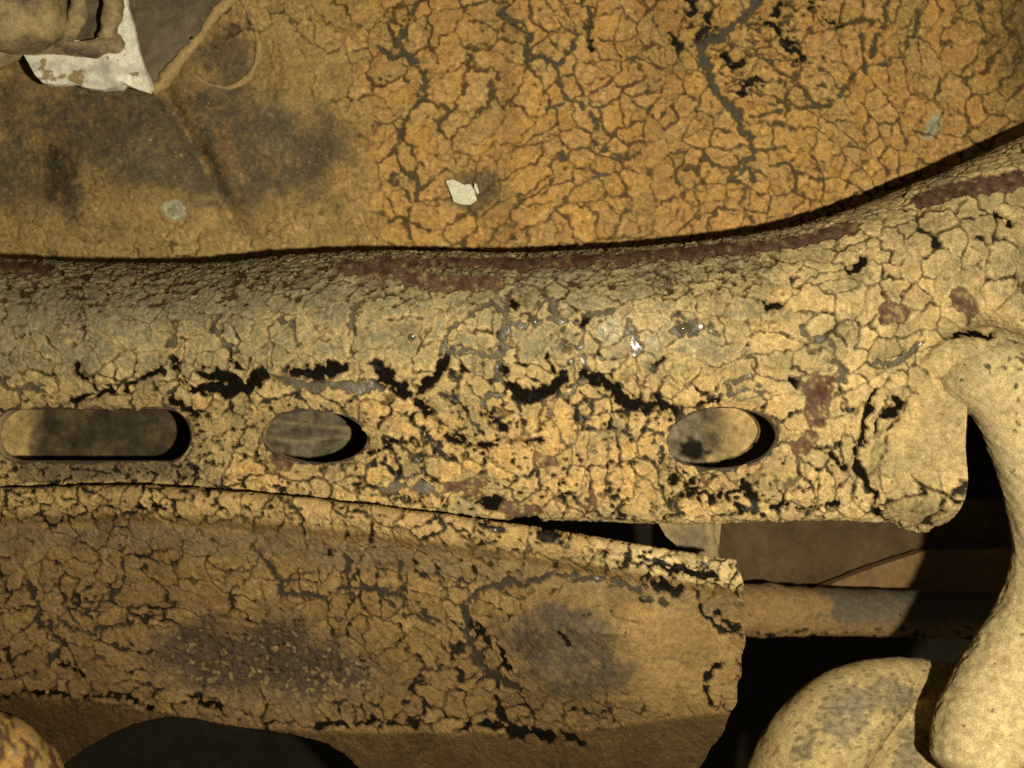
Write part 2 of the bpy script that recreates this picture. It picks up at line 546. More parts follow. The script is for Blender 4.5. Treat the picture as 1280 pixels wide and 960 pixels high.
def crack_field(U, A, pu, pv, seed, L, width, close, smooth, fine, T, lines=(), bare=(), specks=None, stretch=1.0, crumb=0.0, patches=()):
    """shared crack pattern. width, open_, smooth, fine may be arrays; returns height, border distance, ids and helpers"""
    A2 = A * stretch
    U0 = U; lw = 42 * fbm(U / 230, A2 / 230, seed + 120, 2); la = 42 * fbm(U / 230 + 40, A2 / 230, seed + 123, 2)
    wu = U + lw + 9 * fbm(U / 38, A2 / 38, seed, 3) + 2.6 * fbm(U / 8, A2 / 8, seed + 7, 2)
    wa = A2 + la + 9 * fbm(U / 38 + 50, A2 / 38, seed + 11, 3) + 2.6 * fbm(U / 8 + 30, A2 / 8, seed + 17, 2)
    dA, f1, cid, dP = voronoi(wu, wa, L, seed + 1, .95, close, 3.5, 2.0)
    lob, lf, _, _ = voronoi(U + 2 * vnoise(U / 5, A / 5, seed + 31), A + 2 * vnoise(U / 5 + 9, A / 5, seed + 32), 9.0, seed + 2, ring=0)
    frill = (4.2 - lf) * .62 + 2.3 * fbm(U / 9, A / 9, seed + 33, 3) + 1.0 * vnoise(U / 2.3, A / 2.3, seed + 36)
    # the crack's width wanders along its run, and some cracks are closed
    wv = width * (0.2 + 1.15 * np.clip(.5 + 1.0 * fbm(U / 46, A / 46, seed + 40, 3), 0, 1.9))
    Db = dA - wv + frill * .85 * np.clip(wv / 1.6, .5, 1.3)
    lu = pu + 5 * fbm(U / 17, A / 17, seed + 50, 3); lv = pv + 5 * fbm(U / 17 + 40, A / 17, seed + 53, 3)
    Do = np.full(U.shape, 99.0)
    for pts, w in lines:
        d = polydist(lu, lv, pts)
        Do = np.minimum(Do, d - w * (1 + .45 * vnoise(pu / 19, pv / 19, seed + 60)))
    for b in bare:
        Do = np.minimum(Do, ell(lu, lv, *b))
    Do = Do + frill * 1.15
    for pts, w in patches:                       # chipped places with a crisp edge
        Do = np.minimum(Do, polydist(pu + 3 * fbm(U / 12, A / 12, seed + 56, 3), pv + 3 * fbm(U / 12 + 9, A / 12, seed + 58, 3), pts) - w + frill * .7)
    Dm = Db + smooth
    # fine cracks inside the flakes
    bu = U + 4 * fbm(U / 16, A / 16, seed + 70, 3); ba = A + 4 * fbm(U / 16 + 20, A / 16, seed + 73, 3)
    dB, g1, idB, _ = voronoi(bu, ba, 14.0, seed + 3, .8, .3, 4.0, 1.2, ring=1)
    present = np.clip(fine + .9 * fbm(U / 34, A / 34, seed + 80, 3), 0, 1)
    groove = (1 - sstep(.25, 1.9, dB + .7 * vnoise(U / 4, A / 4, seed + 84))) * present
    hair = 1 - sstep(.3, 2.0, dP + .8 * vnoise(U / 4, A / 4, seed + 86) + .5 * np.clip(smooth, 0, 9) - .4)
    groove = np.maximum(groove * .8, hair * np.clip(.75 + .8 * fbm(U / 25, A / 25, seed + 88, 2), .15, 1))
    cu = U + 2.5 * fbm(U / 9, A / 9, seed + 130, 2); ca = A + 2.5 * fbm(U / 9 + 7, A / 9, seed + 133, 2)
    dC, _, _, _ = voronoi(cu, ca, 8.0, seed + 4, .75, .25, 3.0, .8, ring=1)
    cr = (1 - sstep(.2, 1.5, dC + .5 * vnoise(U / 3, A / 3, seed + 136))) * np.clip(crumb + .8 * fbm(U / 28, A / 28, seed + 138, 3), 0, 1)
    groove = np.maximum(groove, cr * .8)
    if specks is not None:
        sp = fbm(U / 8, A / 5.5, seed + 90, 4)
        Do = np.minimum(Do, (specks - sp) * 7 + .45 * np.minimum(np.minimum(dB, dP), dC * 1.2))
    Dall = np.minimum(Dm, Do)
    grain = .42 * fbm(U / 5, A / 5, seed + 95, 3) + .42 * vnoise(U / 1.9, A / 1.9, seed + 98) + .12 * (4.2 - lf)
    dome = T * (.80 + .20 * sstep(0, 10, Dall)) + .5 * np.exp(-((Dall - 3.5) / 2.2) ** 2) + .8 * fbm(U / 20, A / 20, seed + 100, 2)
    H = -1.2 + (dome + 1.2) * sstep(-1.5, 1.3, Dall) - groove * 1.7 * sstep(1, 4, Dall) + grain * sstep(-.5, 2.5, Dall)
    return H, Dall, Do, cid, groove, lf, f1


def flake_rand(cid, k):
    h = (cid * 2654435761 + k * 97531) & 0xFFFFFFFF
    h = (h ^ (h >> 13)) * 1274126177 & 0xFFFFFFFF
    return ((h >> 8) & 0xFFFF) / 65535.0


def colour(*pairs):
    """blend colours in order: (colour, weight) over what came before"""
    c = None
    for col, w in pairs:
        c = np.broadcast_to(col, w.shape + (3,)).copy() if c is None else c + (np.asarray(col) - c) * w[..., None]
    return c


def with_alpha(c, a):
    return np.concatenate([np.clip(c, .002, .95), np.clip(a, 0, 1)[..., None]], -1)


def zone(x, a, b, soft):
    return sstep(a - soft, a + soft, x) * (1 - sstep(b - soft, b + soft, x))


def split_lines(u, v, lines, seed):
    """nearest distance to the marks of one kind, with the same wander as the cracks"""
    d = np.full(u.shape, 99.0)
    for pts, w in lines:
        d = np.minimum(d, polydist(u, v, pts) - w)
    return d


# ------------------------------------------------------------------ dark backdrop, its colour standing in for the shaded void
ub = grid_piece('shade_backdrop', np.array([[[x, .42 + .02 * math.sin(9 * x + 5 * z), z] for z in np.linspace(1.3, -1.3, 40)] for x in np.linspace(-1.6, 1.6, 50)]), None, 'dark')
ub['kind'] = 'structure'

# ------------------------------------------------------------------ tank wall above the rail
panel = thing('tank_wall', 'curved orange sheet panel caked in cracked mud above the slotted rail', 'panel', at(640, 150, .08))


def panel_surf(U, A):
    y = .072 + .012 * ((U - 700) / 640) ** 2 + .010 * (np.clip(A - 120, 0, 400) / 200) ** 2
    # pressed crease running down and right below the clip, and a shallow dent to each side of it
    d = (U - (205 + (A - 110) * .52)) * .88
    y = y + .0070 * np.exp(-(d / 13) ** 2) * zone(A, 110, 285, 22) - .003 * np.exp(-((d - 26) / 16) ** 2) * zone(A, 120, 220, 25)
    y = y + .0035 * np.exp(-((U - 625) / 16) ** 2) * zone(A, 60, 360, 60) + .004 * np.exp(-((U - 830) / 40) ** 2)
    y = y - .004 * np.exp(-(((U - 110) / 70) ** 2 + ((A - 215) / 60) ** 2))
    return at(U, A, y)


P_ASH = [([(960, -40), (942, 0), (931, 22), (898, 46), (880, 58), (880, 79), (888, 98), (897, 112), (908, 130)], 7), ([(908, 130), (920, 142), (930, 158), (935, 172)], 7), ([(935, 172), (942, 195), (930, 215), (912, 225)], 3.4),
         ([(655, 71), (675, 73), (696, 79)], 6), ([(696, 79), (700, 109), (726, 135), (741, 150)], 3.5), ([(737, 15), (733, 42), (710, 66), (696, 79)], 3.2), ([(640, -5), (625, 22), (648, 30), (662, 50), (655, 71)], 3),
         ([(522, -10), (520, 11), (508, 40), (503, 64), (515, 78), (530, 90), (535, 105), (518, 130), (505, 150), (500, 172)], 3.6), ([(503, 64), (485, 72), (470, 60)], 2.6),
         ([(1160, -20), (1154, 0), (1139, 49), (1122, 71), (1085, 82), (1070, 92), (1055, 112), (1040, 131), (1002, 139), (957, 139), (938, 145)], 2.8), ([(1112, 0), (1104, 35), (1090, 70), (1075, 85)], 2.2),
         ([(741, 150), (745, 180), (780, 200), (800, 190)], 1.8), ([(935, 200), (940, 225), (925, 250), (938, 275)], 2.2), ([(668, 255), (690, 225), (710, 208), (700, 180)], 2.0), ([(1215, -10), (1225, 25), (1230, 45)], 2.5)]
P_BLACK = [([(858, -5), (868, 12), (860, 25)], 5), ([(838, 45), (850, 60)], 5), ([(882, 18), (890, 34), (876, 48)], 4), ([(969, 20), (975, 3)], 4), ([(905, 70), (915, 82), (930, 78)], 3), ([(985, 62), (1005, 75)], 3.5),
           ([(910, 110), (925, 118), (945, 100)], 3.5), ([(740, 30), (737, 60)], 2), ([(960, 30), (985, 50), (990, 60)], 2.5), ([(1030, 20), (1045, 30)], 3), ([(1000, 20), (1015, 5)], 2)]
P_BARE = [(1028, 109, 6, 3)]


def panel_field(U, A, pu, pv):
    g = np.minimum(ell(pu, pv, 222, 174, 222, 92, .18), ell(pu, pv, 20, 190, 46, 90, .3) + 26)                      # rubbed, greasy part below the clip
    greasy = sstep(64, -50, g + 40 * fbm(pu / 42, pv / 42, 301, 4))
    drip = zone(pu + 9 * fbm(pu / 30, pv / 30, 311, 2), 612, 645, 12) * .5 + zone(pu + 14 * fbm(pu / 40, pv / 40, 313, 2), 792, 850, 22) * .4
    dusted = sstep(500, 330, pu + 40 * fbm(pu / 60, pv / 60, 315, 3))
    smooth = 12 * greasy + 1.5 * dusted * sstep(.1, .5, .5 + fbm(pu / 30, pv / 30, 317, 3)) + 1.2 * drip
    width = .78 + .28 * zone(pu, 480, 1120, 60) - .15 * dusted
    fine = .30 - .8 * greasy + .2 * zone(pv, 180, 330, 30) - .25 * dusted + .15 * zone(pu, 900, 1080, 60) * zone(pv, -50, 110, 20)
    specks = 1.0 - .45 * zone(pu, 860, 1050, 60) * zone(pv, -60, 120, 30) - .1 * zone(pu, 480, 1150, 50) + greasy
    H, Da, Do, cid, gr, lf, f1 = crack_field(U, A, pu, pv, 11, 31.0, width, .12 + .15 * dusted, smooth, fine, 2.6, [(p_, w_ * .82) for p_, w_ in P_ASH] + P_BLACK, P_BARE, specks, crumb=.05 + .25 * dusted - .3 * greasy)
    r1 = flake_rand(cid, 1); r2 = flake_rand(cid, 2)
    n = fbm(pu / 24, pv / 24, 321, 4); n2 = fbm(pu / 7, pv / 7, 325, 3)
    c = colour((ORANGE, r1 * 0), (OCHRE, np.clip(.10 + .3 * r1 + .35 * n, 0, 1)), (np.array([.30, .155, .05]), np.clip(.25 * r2 + .35 * n2, 0, .65)),
               (np.array([.415, .288, .128]), .75 * dusted * (1 - greasy)), (BROWN * .95, np.clip(drip, 0, 1) * .75),
               (np.array([.115, .094, .056]), np.clip(greasy * (.95 + .16 * n2 + .12 * n), 0, 1)))
    rust = sstep(6, -12, ell(pu, pv, 283, 185, 16, 30, -.3) + 14 * n2 + 8 * n)
    ridge = sstep(7, -4, polydist(pu, pv, [(232, 120), (240, 160), (250, 182), (262, 210)]) - 4 + 7 * n2)
    dark = sstep(14, -12, ell(pu, pv, 78, 225, 20, 42, -.35) + 15 * n2) + sstep(16, -14, ell(pu, pv, 408, 190, 14, 55, .1) + 17 * n2) * .55
    right = sstep(1215, 1275, pu + 14 * n2) * sstep(190, 60, pv)
    fleck = sstep(.92, 1.05, fbm(pu / 3.2, pv / 3.2, 331, 2)) * greasy * .8
    c = colour((c, rust * 0), (np.array([.22, .105, .040]), rust * .38), (np.array([.36, .24, .10]), ridge * .85), (np.array([.05, .042, .028]), np.clip(dark, 0, 1) * .85),
               (np.array([.12, .085, .035]), right * .8), (np.array([.38, .27, .13]), fleck * .9)) if False else _over(c, [
        (np.array([.22, .105, .040]), rust * .38), (np.array([.36, .24, .10]), ridge * .85), (np.array([.05, .042, .028]), np.clip(dark, 0, 1) * .85),
        (np.array([.12, .085, .035]), right * .8), (np.array([.38, .27, .13]), fleck * .9)])
    for cx, cy, rx, ry, rot, k in ((218, 262, 15, 12, .3, 1.0), (1165, 160, 16, 9, -1.0, 1.0)):       # pale paint rings
        e = ell(pu, pv, cx, cy, rx, ry, rot) + 3 * n2
        c = _over(c, [(np.array([.42, .41, .30]), sstep(2, -2, e) * k), (np.array([.22, .20, .13]), sstep(-4, -8, e + 2.5 * n2) * .7)])
    disc = sstep(8, -12, ell(pu, pv, 284, 68, 33, 36, .2) + 12 * n2)
    c = _over(c, [(np.array([.115, .088, .052]), disc * .85)])
    halo = sstep(10, -10, ell(pu, pv, 592, 238, 34, 26) + 9 * n2)
    c = _over(c, [(SLATE * .6, halo * .8), (TAR * 4.5, np.clip(gr, 0, 1) * .75), (BROWN * .35, (1 - sstep(-.2, 2.2, Da)) * .8)])
    c = c * ((.93 + .30 * r2) * (1 + .14 * fbm(pu / 3, pv / 3, 337, 2)))[..., None]
    H = H - .9 * greasy
    ash = split_lines(pu, pv, P_ASH, 0)
    wet = sstep(10, 2, split_lines(pu, pv, P_BLACK, 0))
    sn = fbm(pu / 14, pv / 14, 341, 3)
    sk = _over(np.broadcast_to(BROWN * .42, U.shape + (3,)), [(ASH * .9, np.clip(.4 + .6 * sn, 0, 1)), (ASH * 1.0, sstep(8, 1, ash)), (TAR * .7, wet * (1 - .6 * sstep(6, 1, ash)))])
    return H, cid, with_alpha(c, greasy * .25), with_alpha(sk, np.clip(.12 + .55 * wet * sstep(.1, .5, fbm(pu / 5, pv / 5, 345, 2)) + .2 * sn, 0, 1)), .3 * sn


def _over(c, layers):
    c = np.array(c, float)
    for col, w in layers:
        c = c + (np.asarray(col) - c) * np.clip(w, 0, 1)[..., None]
    return c


crust_surface(panel, panel_surf, (-80, 1400), (-80, 430), panel_field, None, 1.5, 2, 270, 'sheet_skin', crust_range=(-75, 350))
nb = at(*np.meshgrid(np.linspace(-70, 1350, 30), np.linspace(-70, 430, 14), indexing='ij'), .11)
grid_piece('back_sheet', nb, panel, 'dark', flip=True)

# ------------------------------------------------------------------ slotted rail
rail = thing('chassis_rail', 'thick ochre steel rail with three slots, rounded top and cracked mud crust', 'frame rail', at(640, 560, .02))
VT = [(-400, 330), (0, 328), (60, 330), (150, 333), (300, 330), (380, 322), (500, 318), (640, 321), (760, 316), (880, 306), (950, 296), (1010, 282), (1060, 266), (1120, 243), (1180, 218), (1240, 191), (1300, 164), (1600, 30)]
KT = 1 + .0345 / D


def rail_collar(u, v):
    """raised flare where the bent pipe is welded on, in photo pixels of height"""
    e = polydist(u, v, [(1235, 395), (1190, 425), (1150, 470), (1118, 530), (1088, 588), (1082, 622), (1100, 655), (1130, 700)], 400)
    side = np.where(u > np.interp(v, [380, 425, 470, 530, 588, 622, 655, 700], [1260, 1190, 1150, 1118, 1088, 1082, 1100, 1130]), 1, -1)
    d = e * side
    up = sstep(400, 470, v)
    return np.interp(v, [400, 470, 525, 600, 660], [20, 66, 100, 80, 56]) * sstep(-14, 100, d) * up + 6 * np.exp(-((d - 7) / 9) ** 2) * up


PIPE = [(1130, 512, .040), (1178, 488, .014), (1228, 472, -.007), (1276, 500, -.018), (1313, 592, -.022), (1332, 690, -.024), (1313, 772, -.024), (1268, 850, -.026), (1234, 915, -.030), (1222, 962, -.034)]
PIPER = [28, 34, 50, 57, 57, 57, 58, 59, 60, 55]
_pw = np.array([at(*p) for p in PIPE])
_pt = np.linspace(0, 4, 60)
PAX = np.stack([640 + spl(np.stack([np.arange(10), _pw[:, 0]], 1), _pt) / S, 480 - spl(np.stack([np.arange(10), _pw[:, 2]], 1), _pt) / S, spl(np.stack([np.arange(10), _pw[:, 1]], 1), _pt) / S], 1)


def pipe_hump(U, v):
    """height (px) by which the rail's skin is drawn up over the root of the pipe"""
    out = np.full(np.broadcast(U, v).shape, -400.0)
    m = (U > 1020) & (U < 1420) & (v > 330) & (v < 680)
    if not m.any():
        return out
    uu = np.broadcast_to(U, out.shape)[m]; vv = np.broadcast_to(v, out.shape)[m]
    best = np.full(uu.shape, 1e9); yy = np.zeros(uu.shape)
    for a, b in zip(PAX[:-1], PAX[1:]):
        e = b[:2] - a[:2]; t = np.clip(((uu - a[0]) * e[0] + (vv - a[1]) * e[1]) / max(e @ e, 1e-9), 0, 1)
        d = np.hypot(uu - a[0] - t * e[0], vv - a[1] - t * e[1])
        w = d < best
        best = np.where(w, d, best); yy = np.where(w, a[2] + t * (b[2] - a[2]), yy)
    r = 61.0
    front = np.where(best < r, yy - np.sqrt(np.maximum(r * r - best * best, 0)), yy + (best - r) * 2.2)
    out[m] = np.maximum(-front - 9 * sstep(1202, 1245, uu) - 60 * sstep(1260, 1330, uu), -400)
    return out


def rail_profile(A):
    phi = np.clip((A - 115) / 178, 0, 1) * math.pi / 2
    psi = np.clip((A - 488) / 36, 0, 1) * math.pi / 2
    q = np.where(A < 115, 115 + (115 - A), np.where(A < 293, 115 * (1 - np.sin(phi)), np.where(A < 488, 0, np.where(A < 524, 23 * (1 - np.cos(psi)), 23 + (A - 524)))))
    t = np.where(A < 293, .34 * (1 - np.cos(phi)), np.where(A < 488, .34 + .59 * (A - 293) / 195, .93 + .07 * np.sin(psi)))
    q = q + 4.5 * sstep(.455, .50, t) * (1 - sstep(.93, 1, t))
    return q, t


def rail_surf(U, A):
    q, t = rail_profile(A)
    zt = (480 - spl(VT, 640 + (U - 640) / KT)) * S * KT
    low = np.exp(-((U - 1155) / 34) ** 2) * 9 + 2.0 * np.sin(U / 60)
    zb = (480 - 650 - low) * S * 1.02
    z = zt + (zb - zt) * t
    v = 480 - z / S
    wob = 3.0 * fbm(U / 140, A / 140, 401, 2)
    hump = pipe_hump(U, v)
    c0 = rail_collar(U, v) * (1 - sstep(.9, 1.0, t) * .6)
    x = np.clip(.5 + .5 * (hump - c0) / 46.0, 0, 1)                       # fillet between collar and pipe
    b = q + wob - (c0 + (hump - c0) * x + 46.0 * x * (1 - x))
    b = b - 20 * (1 - sstep(.25, 1.05, np.hypot((U - 1150) / 62, (v - 612) / 56)))
    b = b + 8 * sstep(1180, 1216, U) ** 2 * sstep(495, 540, v)           # the end rolls away
    y = b * S
    return np.stack([(U - 640) * S, y, z], -1)


def slot_sd(u, v):
    a = polydist(u, v, [(24, 544.5), (206, 544.5)], 200) - 32.5 - np.clip((u - 150) / 60, -1, 1) * .0
    b = ell(u, v, 393.5, 546, 65, 33, .05)
    c = ell(u, v, 903.5, 548, 70, 38, -.06)
    return a, b, c


def rail_cut(u, v, ragged=0.0):
    a, b, c = [k_ - ragged * (2.0 + 3.4 * fbm(u / 13, v / 13, 77, 3)) for k_ in slot_sd(u, v)]
    end = np.minimum(u - 1209 + 1.2 * np.sin(v / 17), v - 478)
    corner = np.where((u > 1160) & (v > 606), np.hypot(u - 1160, v - 606) - 49, -99)
    return np.maximum(-np.minimum(np.minimum(a, b), c), np.maximum(end, corner))


R_BLACK = [([(95, 458), (106, 474), (122, 487)], 3.5), ([(90, 498), (122, 492), (140, 486)], 4), ([(158, 488), (178, 472), (196, 462)], 4.5), ([(218, 452), (221, 472), (240, 488)], 4.5), ([(240, 487), (270, 488), (308, 482), (328, 468)], 9),
           ([(250, 464), (266, 470), (300, 474)], 6), ([(285, 448), (305, 462)], 3), ([(370, 462), (398, 466), (432, 460)], 8), ([(470, 458), (490, 466)], 7), ([(478, 470), (502, 484), (520, 498), (534, 512)], 8), ([(520, 490), (548, 466), (556, 450)], 6),
           ([(630, 462), (636, 476)], 4), ([(640, 488), (662, 494), (690, 486), (708, 468)], 7.5), ([(684, 438), (690, 466)], 3), ([(728, 466), (752, 478)], 3.5), ([(745, 476), (770, 484), (778, 498)], 8), ([(778, 498), (802, 506), (836, 512), (850, 520)], 6), ([(820, 500), (832, 512)], 7),
           ([(215, 500), (238, 512), (245, 520)], 3), ([(300, 455), (285, 440)], 2), ([(600, 515), (640, 540), (632, 548)], 2), ([(560, 545), (610, 556), (680, 552)], 2.2), ([(440, 540), (480, 560), (500, 545)], 2),
           ([(965, 382), (972, 380)], 6), ([(725, 405), (735, 402)], 3), ([(640, 376), (644, 380)], 5), ([(820, 452), (828, 446)], 3), ([(1090, 500), (1082, 540), (1068, 575)], 3.6), ([(1068, 578), (1084, 606), (1092, 612)], 3.0), ([(1092, 612), (1096, 640), (1116, 656)], 2.6),
           ([(1104, 524), (1116, 514), (1126, 502), (1118, 496)], 3.6), ([(1100, 527), (1096, 540)], 2.5), ([(842, 600), (872, 606)], 4), ([(850, 622), (915, 618), (935, 612)], 3), ([(928, 600), (945, 620)], 4), ([(960, 632), (1015, 634), (1050, 628)], 2.6), ([(610, 628), (640, 634), (665, 640)], 8), ([(1000, 548), (1060, 585)], 1.4),
           ([(990, 478), (1000, 486)], 5), ([(875, 505), (900, 502)], 3.5), ([(1190, 415), (1238, 418)], 3.5), ([(1080, 326), (1066, 338)], 7), ([(1250, 268), (1262, 276)], 4), ([(455, 568), (490, 560)], 2)]
R_ASH = [([(325, 468), (372, 480), (440, 486), (476, 480)], 6), ([(0, 474), (24, 487), (52, 481)], 4), ([(548, 452), (556, 430), (566, 410), (586, 394), (613, 378), (630, 388), (632, 440), (624, 468), (634, 486)], 3.0), ([(548, 446), (580, 441), (622, 444)], 2.8), ([(613, 378), (640, 382)], 2.4),
         ([(632, 406), (668, 404), (700, 398), (720, 404), (746, 394), (766, 390)], 2.8), ([(668, 404), (672, 380), (690, 372), (698, 400)], 2.4), ([(728, 404), (728, 440), (736, 462)], 2.4), ([(785, 400), (794, 424), (796, 444)], 4), ([(846, 413), (862, 408)], 7), ([(704, 416), (704.5, 416)], 5), ([(812, 458), (812.5, 458)], 4), ([(515, 420), (515.5, 420)], 5), ([(884, 404), (884.5, 404)], 5), ([(838, 398), (880, 404), (900, 420)], 3), ([(705, 433), (712, 436)], 4), ([(600, 510), (616, 492), (640, 488)], 3.5), ([(690, 500), (716, 488), (740, 470)], 3), ([(682, 500), (690, 520)], 2.6),
         ([(270, 395), (272, 420), (290, 440)], 2.5), ([(220, 405), (215, 430)], 3), ([(350, 395), (366, 410), (374, 426)], 3), ([(435, 420), (440, 385), (470, 372)], 2), ([(965, 490), (930, 486), (885, 500)], 2), ([(1040, 425), (1040, 452), (1056, 474), (1030, 478)], 4), ([(1095, 455), (1110, 458), (1130, 445), (1150, 430)], 3),
         ([(905, 480), (940, 468), (950, 480)], 2), ([(1000, 400), (1004, 420), (1040, 425)], 2), ([(480, 610), (520, 606), (548, 616)], 5)]
R_RUST = [([(432, 334), (500, 343), (556, 358), (620, 354)], 9), ([(470, 329), (560, 330), (660, 331)], 6.5), ([(650, 332), (760, 326), (880, 317), (1000, 303), (1062, 287)], 8.5), ([(1150, 252), (1200, 238), (1275, 226)], 11), ([(-20, 336), (60, 338)], 8),
          ([(1022, 484), (1020, 518)], 15), ([(998, 556), (1012, 546)], 8), ([(1108, 388), (1124, 394)], 11), ([(1196, 372), (1212, 384)], 12), ([(562, 608), (596, 606)], 6), ([(640, 640), (668, 640)], 8), ([(345, 572), (360, 580)], 7), ([(680, 576), (690, 577)], 7), ([(735, 625), (742, 625)], 5), ([(1100, 400), (1130, 395)], 5)]


def rail_field(U, A, pu, pv):
    tz = pv - spl(VT, pu)
    n = fbm(pu / 24, pv / 24, 421, 4); n2 = fbm(pu / 7, pv / 7, 425, 3)
    top = sstep(84, 30, tz + 14 * n) * sstep(1040, 930, pu + 30 * n) * (A < 320)
    band = zone(pv + 8 * n, 372, 462, 14) * sstep(1000, 900, pu)
    lowb = zone(pv, 500, 640, 14)
    under = sstep(596, 618, pv)
    right = sstep(930, 1040, pu)
    col = np.maximum(sstep(3, 30, rail_collar(U, pv)), sstep(6, 26, pipe_hump(U, pv))) * (1 - .55 * sstep(585, 610, pv))
    width = 1.35 + .2 * lowb + .3 * under - .35 * right - .5 * top
    smooth = .9 * band + 6 * col * sstep(610, 560, pv) + 1.2 * col - .3 * lowb
    fine = .10 + .42 * lowb - .05 * band + .40 * top - .05 * right - .5 * col
    specks = 1.0 - .82 * top * (.72 + .28 * sstep(700, 300, pu)) - .44 * lowb - .14 * under + .30 * right + .9 * col + .25 * band
    a, b, c_ = slot_sd(pu, pv)
    rimd = np.minimum(np.minimum(a, b), c_)
    lines = R_BLACK + R_ASH
    H, Da, Do, cid, gr, lf, f1 = crack_field(U, A, pu, pv, 23, 32.0, width, .18 + .08 * right, smooth, fine, 3.3, lines, (), specks, 1.2, crumb=.02 + .42 * top + .18 * lowb + .12 * band - .8 * col, patches=R_RUST)
    r1 = flake_rand(cid, 1); r2 = flake_rand(cid, 2)
    grey = np.clip(band * (.30 + .85 * sstep(4, 13, Da) + .35 * n) + top * .8 + .35 * zone(pv, 320, 480, 20) * sstep(560, 200, pu), 0, 1) * (1 - .75 * right)
    c = _over(np.broadcast_to(OCHRE, U.shape + (3,)), [(ORANGE, np.clip(lowb * (.28 + .35 * r1 + .3 * n) * (1 - .6 * right), 0, 1)), (PALE, right * .45 * (.6 + .6 * r2)), (GREY, grey), (GREY * .55, np.clip(top * (.3 + .5 * n2), 0, 1)),
                                                      (BROWN, np.clip(.12 * r2 + .28 * n2, 0, .45)), (PALE * .95, np.clip(col * .7, 0, 1)), (PALE, (1 - grey) * .35 * zone(Da, 1.5, 5, 1.5))])
    dirt = np.clip(.10 + .55 * fbm(pu / 34, pv / 34, 461, 4), 0, .6) * (1 - .6 * col)
    c = _over(c, [(GREY * .78, dirt)])
    rimw = sstep(26, 2, rimd + 6 * n2)
    c = _over(c, [(np.array([.22, .165, .085]), rimw * .55 * sstep(880, 700, pu)), (TAR * 4.5, gr * .8), (BROWN * .35, (1 - sstep(-.2, 2.0, Da)) * .75)])
    below = zone(pv, 577, 602, 5) * zone(pu, 20, 245, 12)          # rubbed strip under the long slot
    c = _over(c, [(np.array([.11, .085, .05]), below * (.8 + .2 * n2))])
    c = c * ((.88 + .24 * r1) * (1 + .16 * fbm(pu / 3, pv / 3, 463, 2)))[..., None]
    H = H * (1 - .55 * sstep(16, 0, rimd)) - .4 * rimw - .8 * below
    H = np.where(rimd < 4, np.minimum(H, .9), H)
    blk = sstep(7, 0, split_lines(pu, pv, R_BLACK, 0)); ash = sstep(6, 0, split_lines(pu, pv, R_ASH, 0)); rust = sstep(11, 5, split_lines(pu, pv, R_RUST, 0) + 2 * n2)
    sn = fbm(pu / 12, pv / 12, 441, 3)
    sk = _over(np.broadcast_to(TAR, U.shape + (3,)), [(ASH * .55, np.clip(.25 + .7 * sn + .3 * right, 0, 1) * (1 - .5 * top) * (1 - .85 * lowb * (1 - right))), (BROWN * .32, top * .6), (ASH * 1.05, ash), (TAR * .6, blk), (MAROON * (1.0), rust), (MAROON * .5 + SLATE * .3, rust * np.clip(.3 + 1.2 * n2, 0, .9)), (MAROON * .35, rust * np.clip(-n2 * 1.3, 0, .8)), (OCHRE * .7, rust * .8 * sstep(.48, .85, n2 + .5 * fbm(pu / 3, pv / 3, 457, 2)))])
    sk = _over(sk, [(np.array([.045, .034, .022]), sstep(9, 3, rimd)), (MAROON * .8, sstep(9, 3, rimd) * sstep(.1, .5, n2 + n))])
    gl = sstep(.55, .8, fbm(pu / 4.5, pv / 4.5, 455, 2) + .25 * fbm(pu / 40, pv / 40, 456, 2) + .45 * np.exp(-((pu - 790) / 130) ** 2 - ((pv - 410) / 45) ** 2))
    wet = np.clip(.12 + .2 * sn + .22 * ash * (1 - .6 * blk) + .5 * gl * (1 - .4 * top) * (1 - .5 * blk) + .05 * band - 1.2 * rust - .4 * top - .25 * blk, 0, 1)
    glint_drop = sum(np.exp(-((pu - a_) ** 2 + ((pv - b_) * 1.3) ** 2) / r_ ** 2) for a_, b_, r_ in ((853, 410, 8), (712, 434, 6), (704, 416, 5), (812, 458, 5), (515, 420, 6), (668, 402, 5), (884, 404, 5)))  # wet domes added to the skin so the lamp glints there
    wet = np.clip(wet + 1.2 * glint_drop, 0, 1)
    sh = .5 * sn + 5.5 * glint_drop + 1.4 * rust + .9 * blk * fbm(pu / 4, pv / 4, 451, 2) - 2.8 * blk * (1 - .8 * ash) + .8 * ash
    return H, cid, with_alpha(c, .2 * band + .75 * np.exp(-((pu - 780) / 150) ** 2 - ((pv - 408) / 38) ** 2) * np.clip(.6 + .5 * n, 0, 1)), with_alpha(sk, wet), sh


crust_surface(rail, rail_surf, (-80, 1400), (0, 700), rail_field, rail_cut, 1.45, 2, 290, 'tube_wall', mudcut=lambda u, v: rail_cut(u, v, 1.0), crust_range=(96, 570))

# walls of the slots, the far inside wall of the rail and its back
def outline_px(k, n=120):
    th = np.linspace(0, 2 * math.pi, n, endpoint=False)
    if k == 0:
        x = np.cos(th); y = np.sin(th)
        return np.where(x > 0, 206, 24) + 32.5 * x, 544.5 + 32.5 * y
    cx, cy, rx, ry, rot = ((393.5, 546, 65, 33, .05), (903.5, 548, 70, 38, -.06))[k - 1]
    c, s = math.cos(rot), math.sin(rot)
    x = rx * np.cos(th); y = ry * np.sin(th)
    return cx + x * c - y * s, cy + x * s + y * c


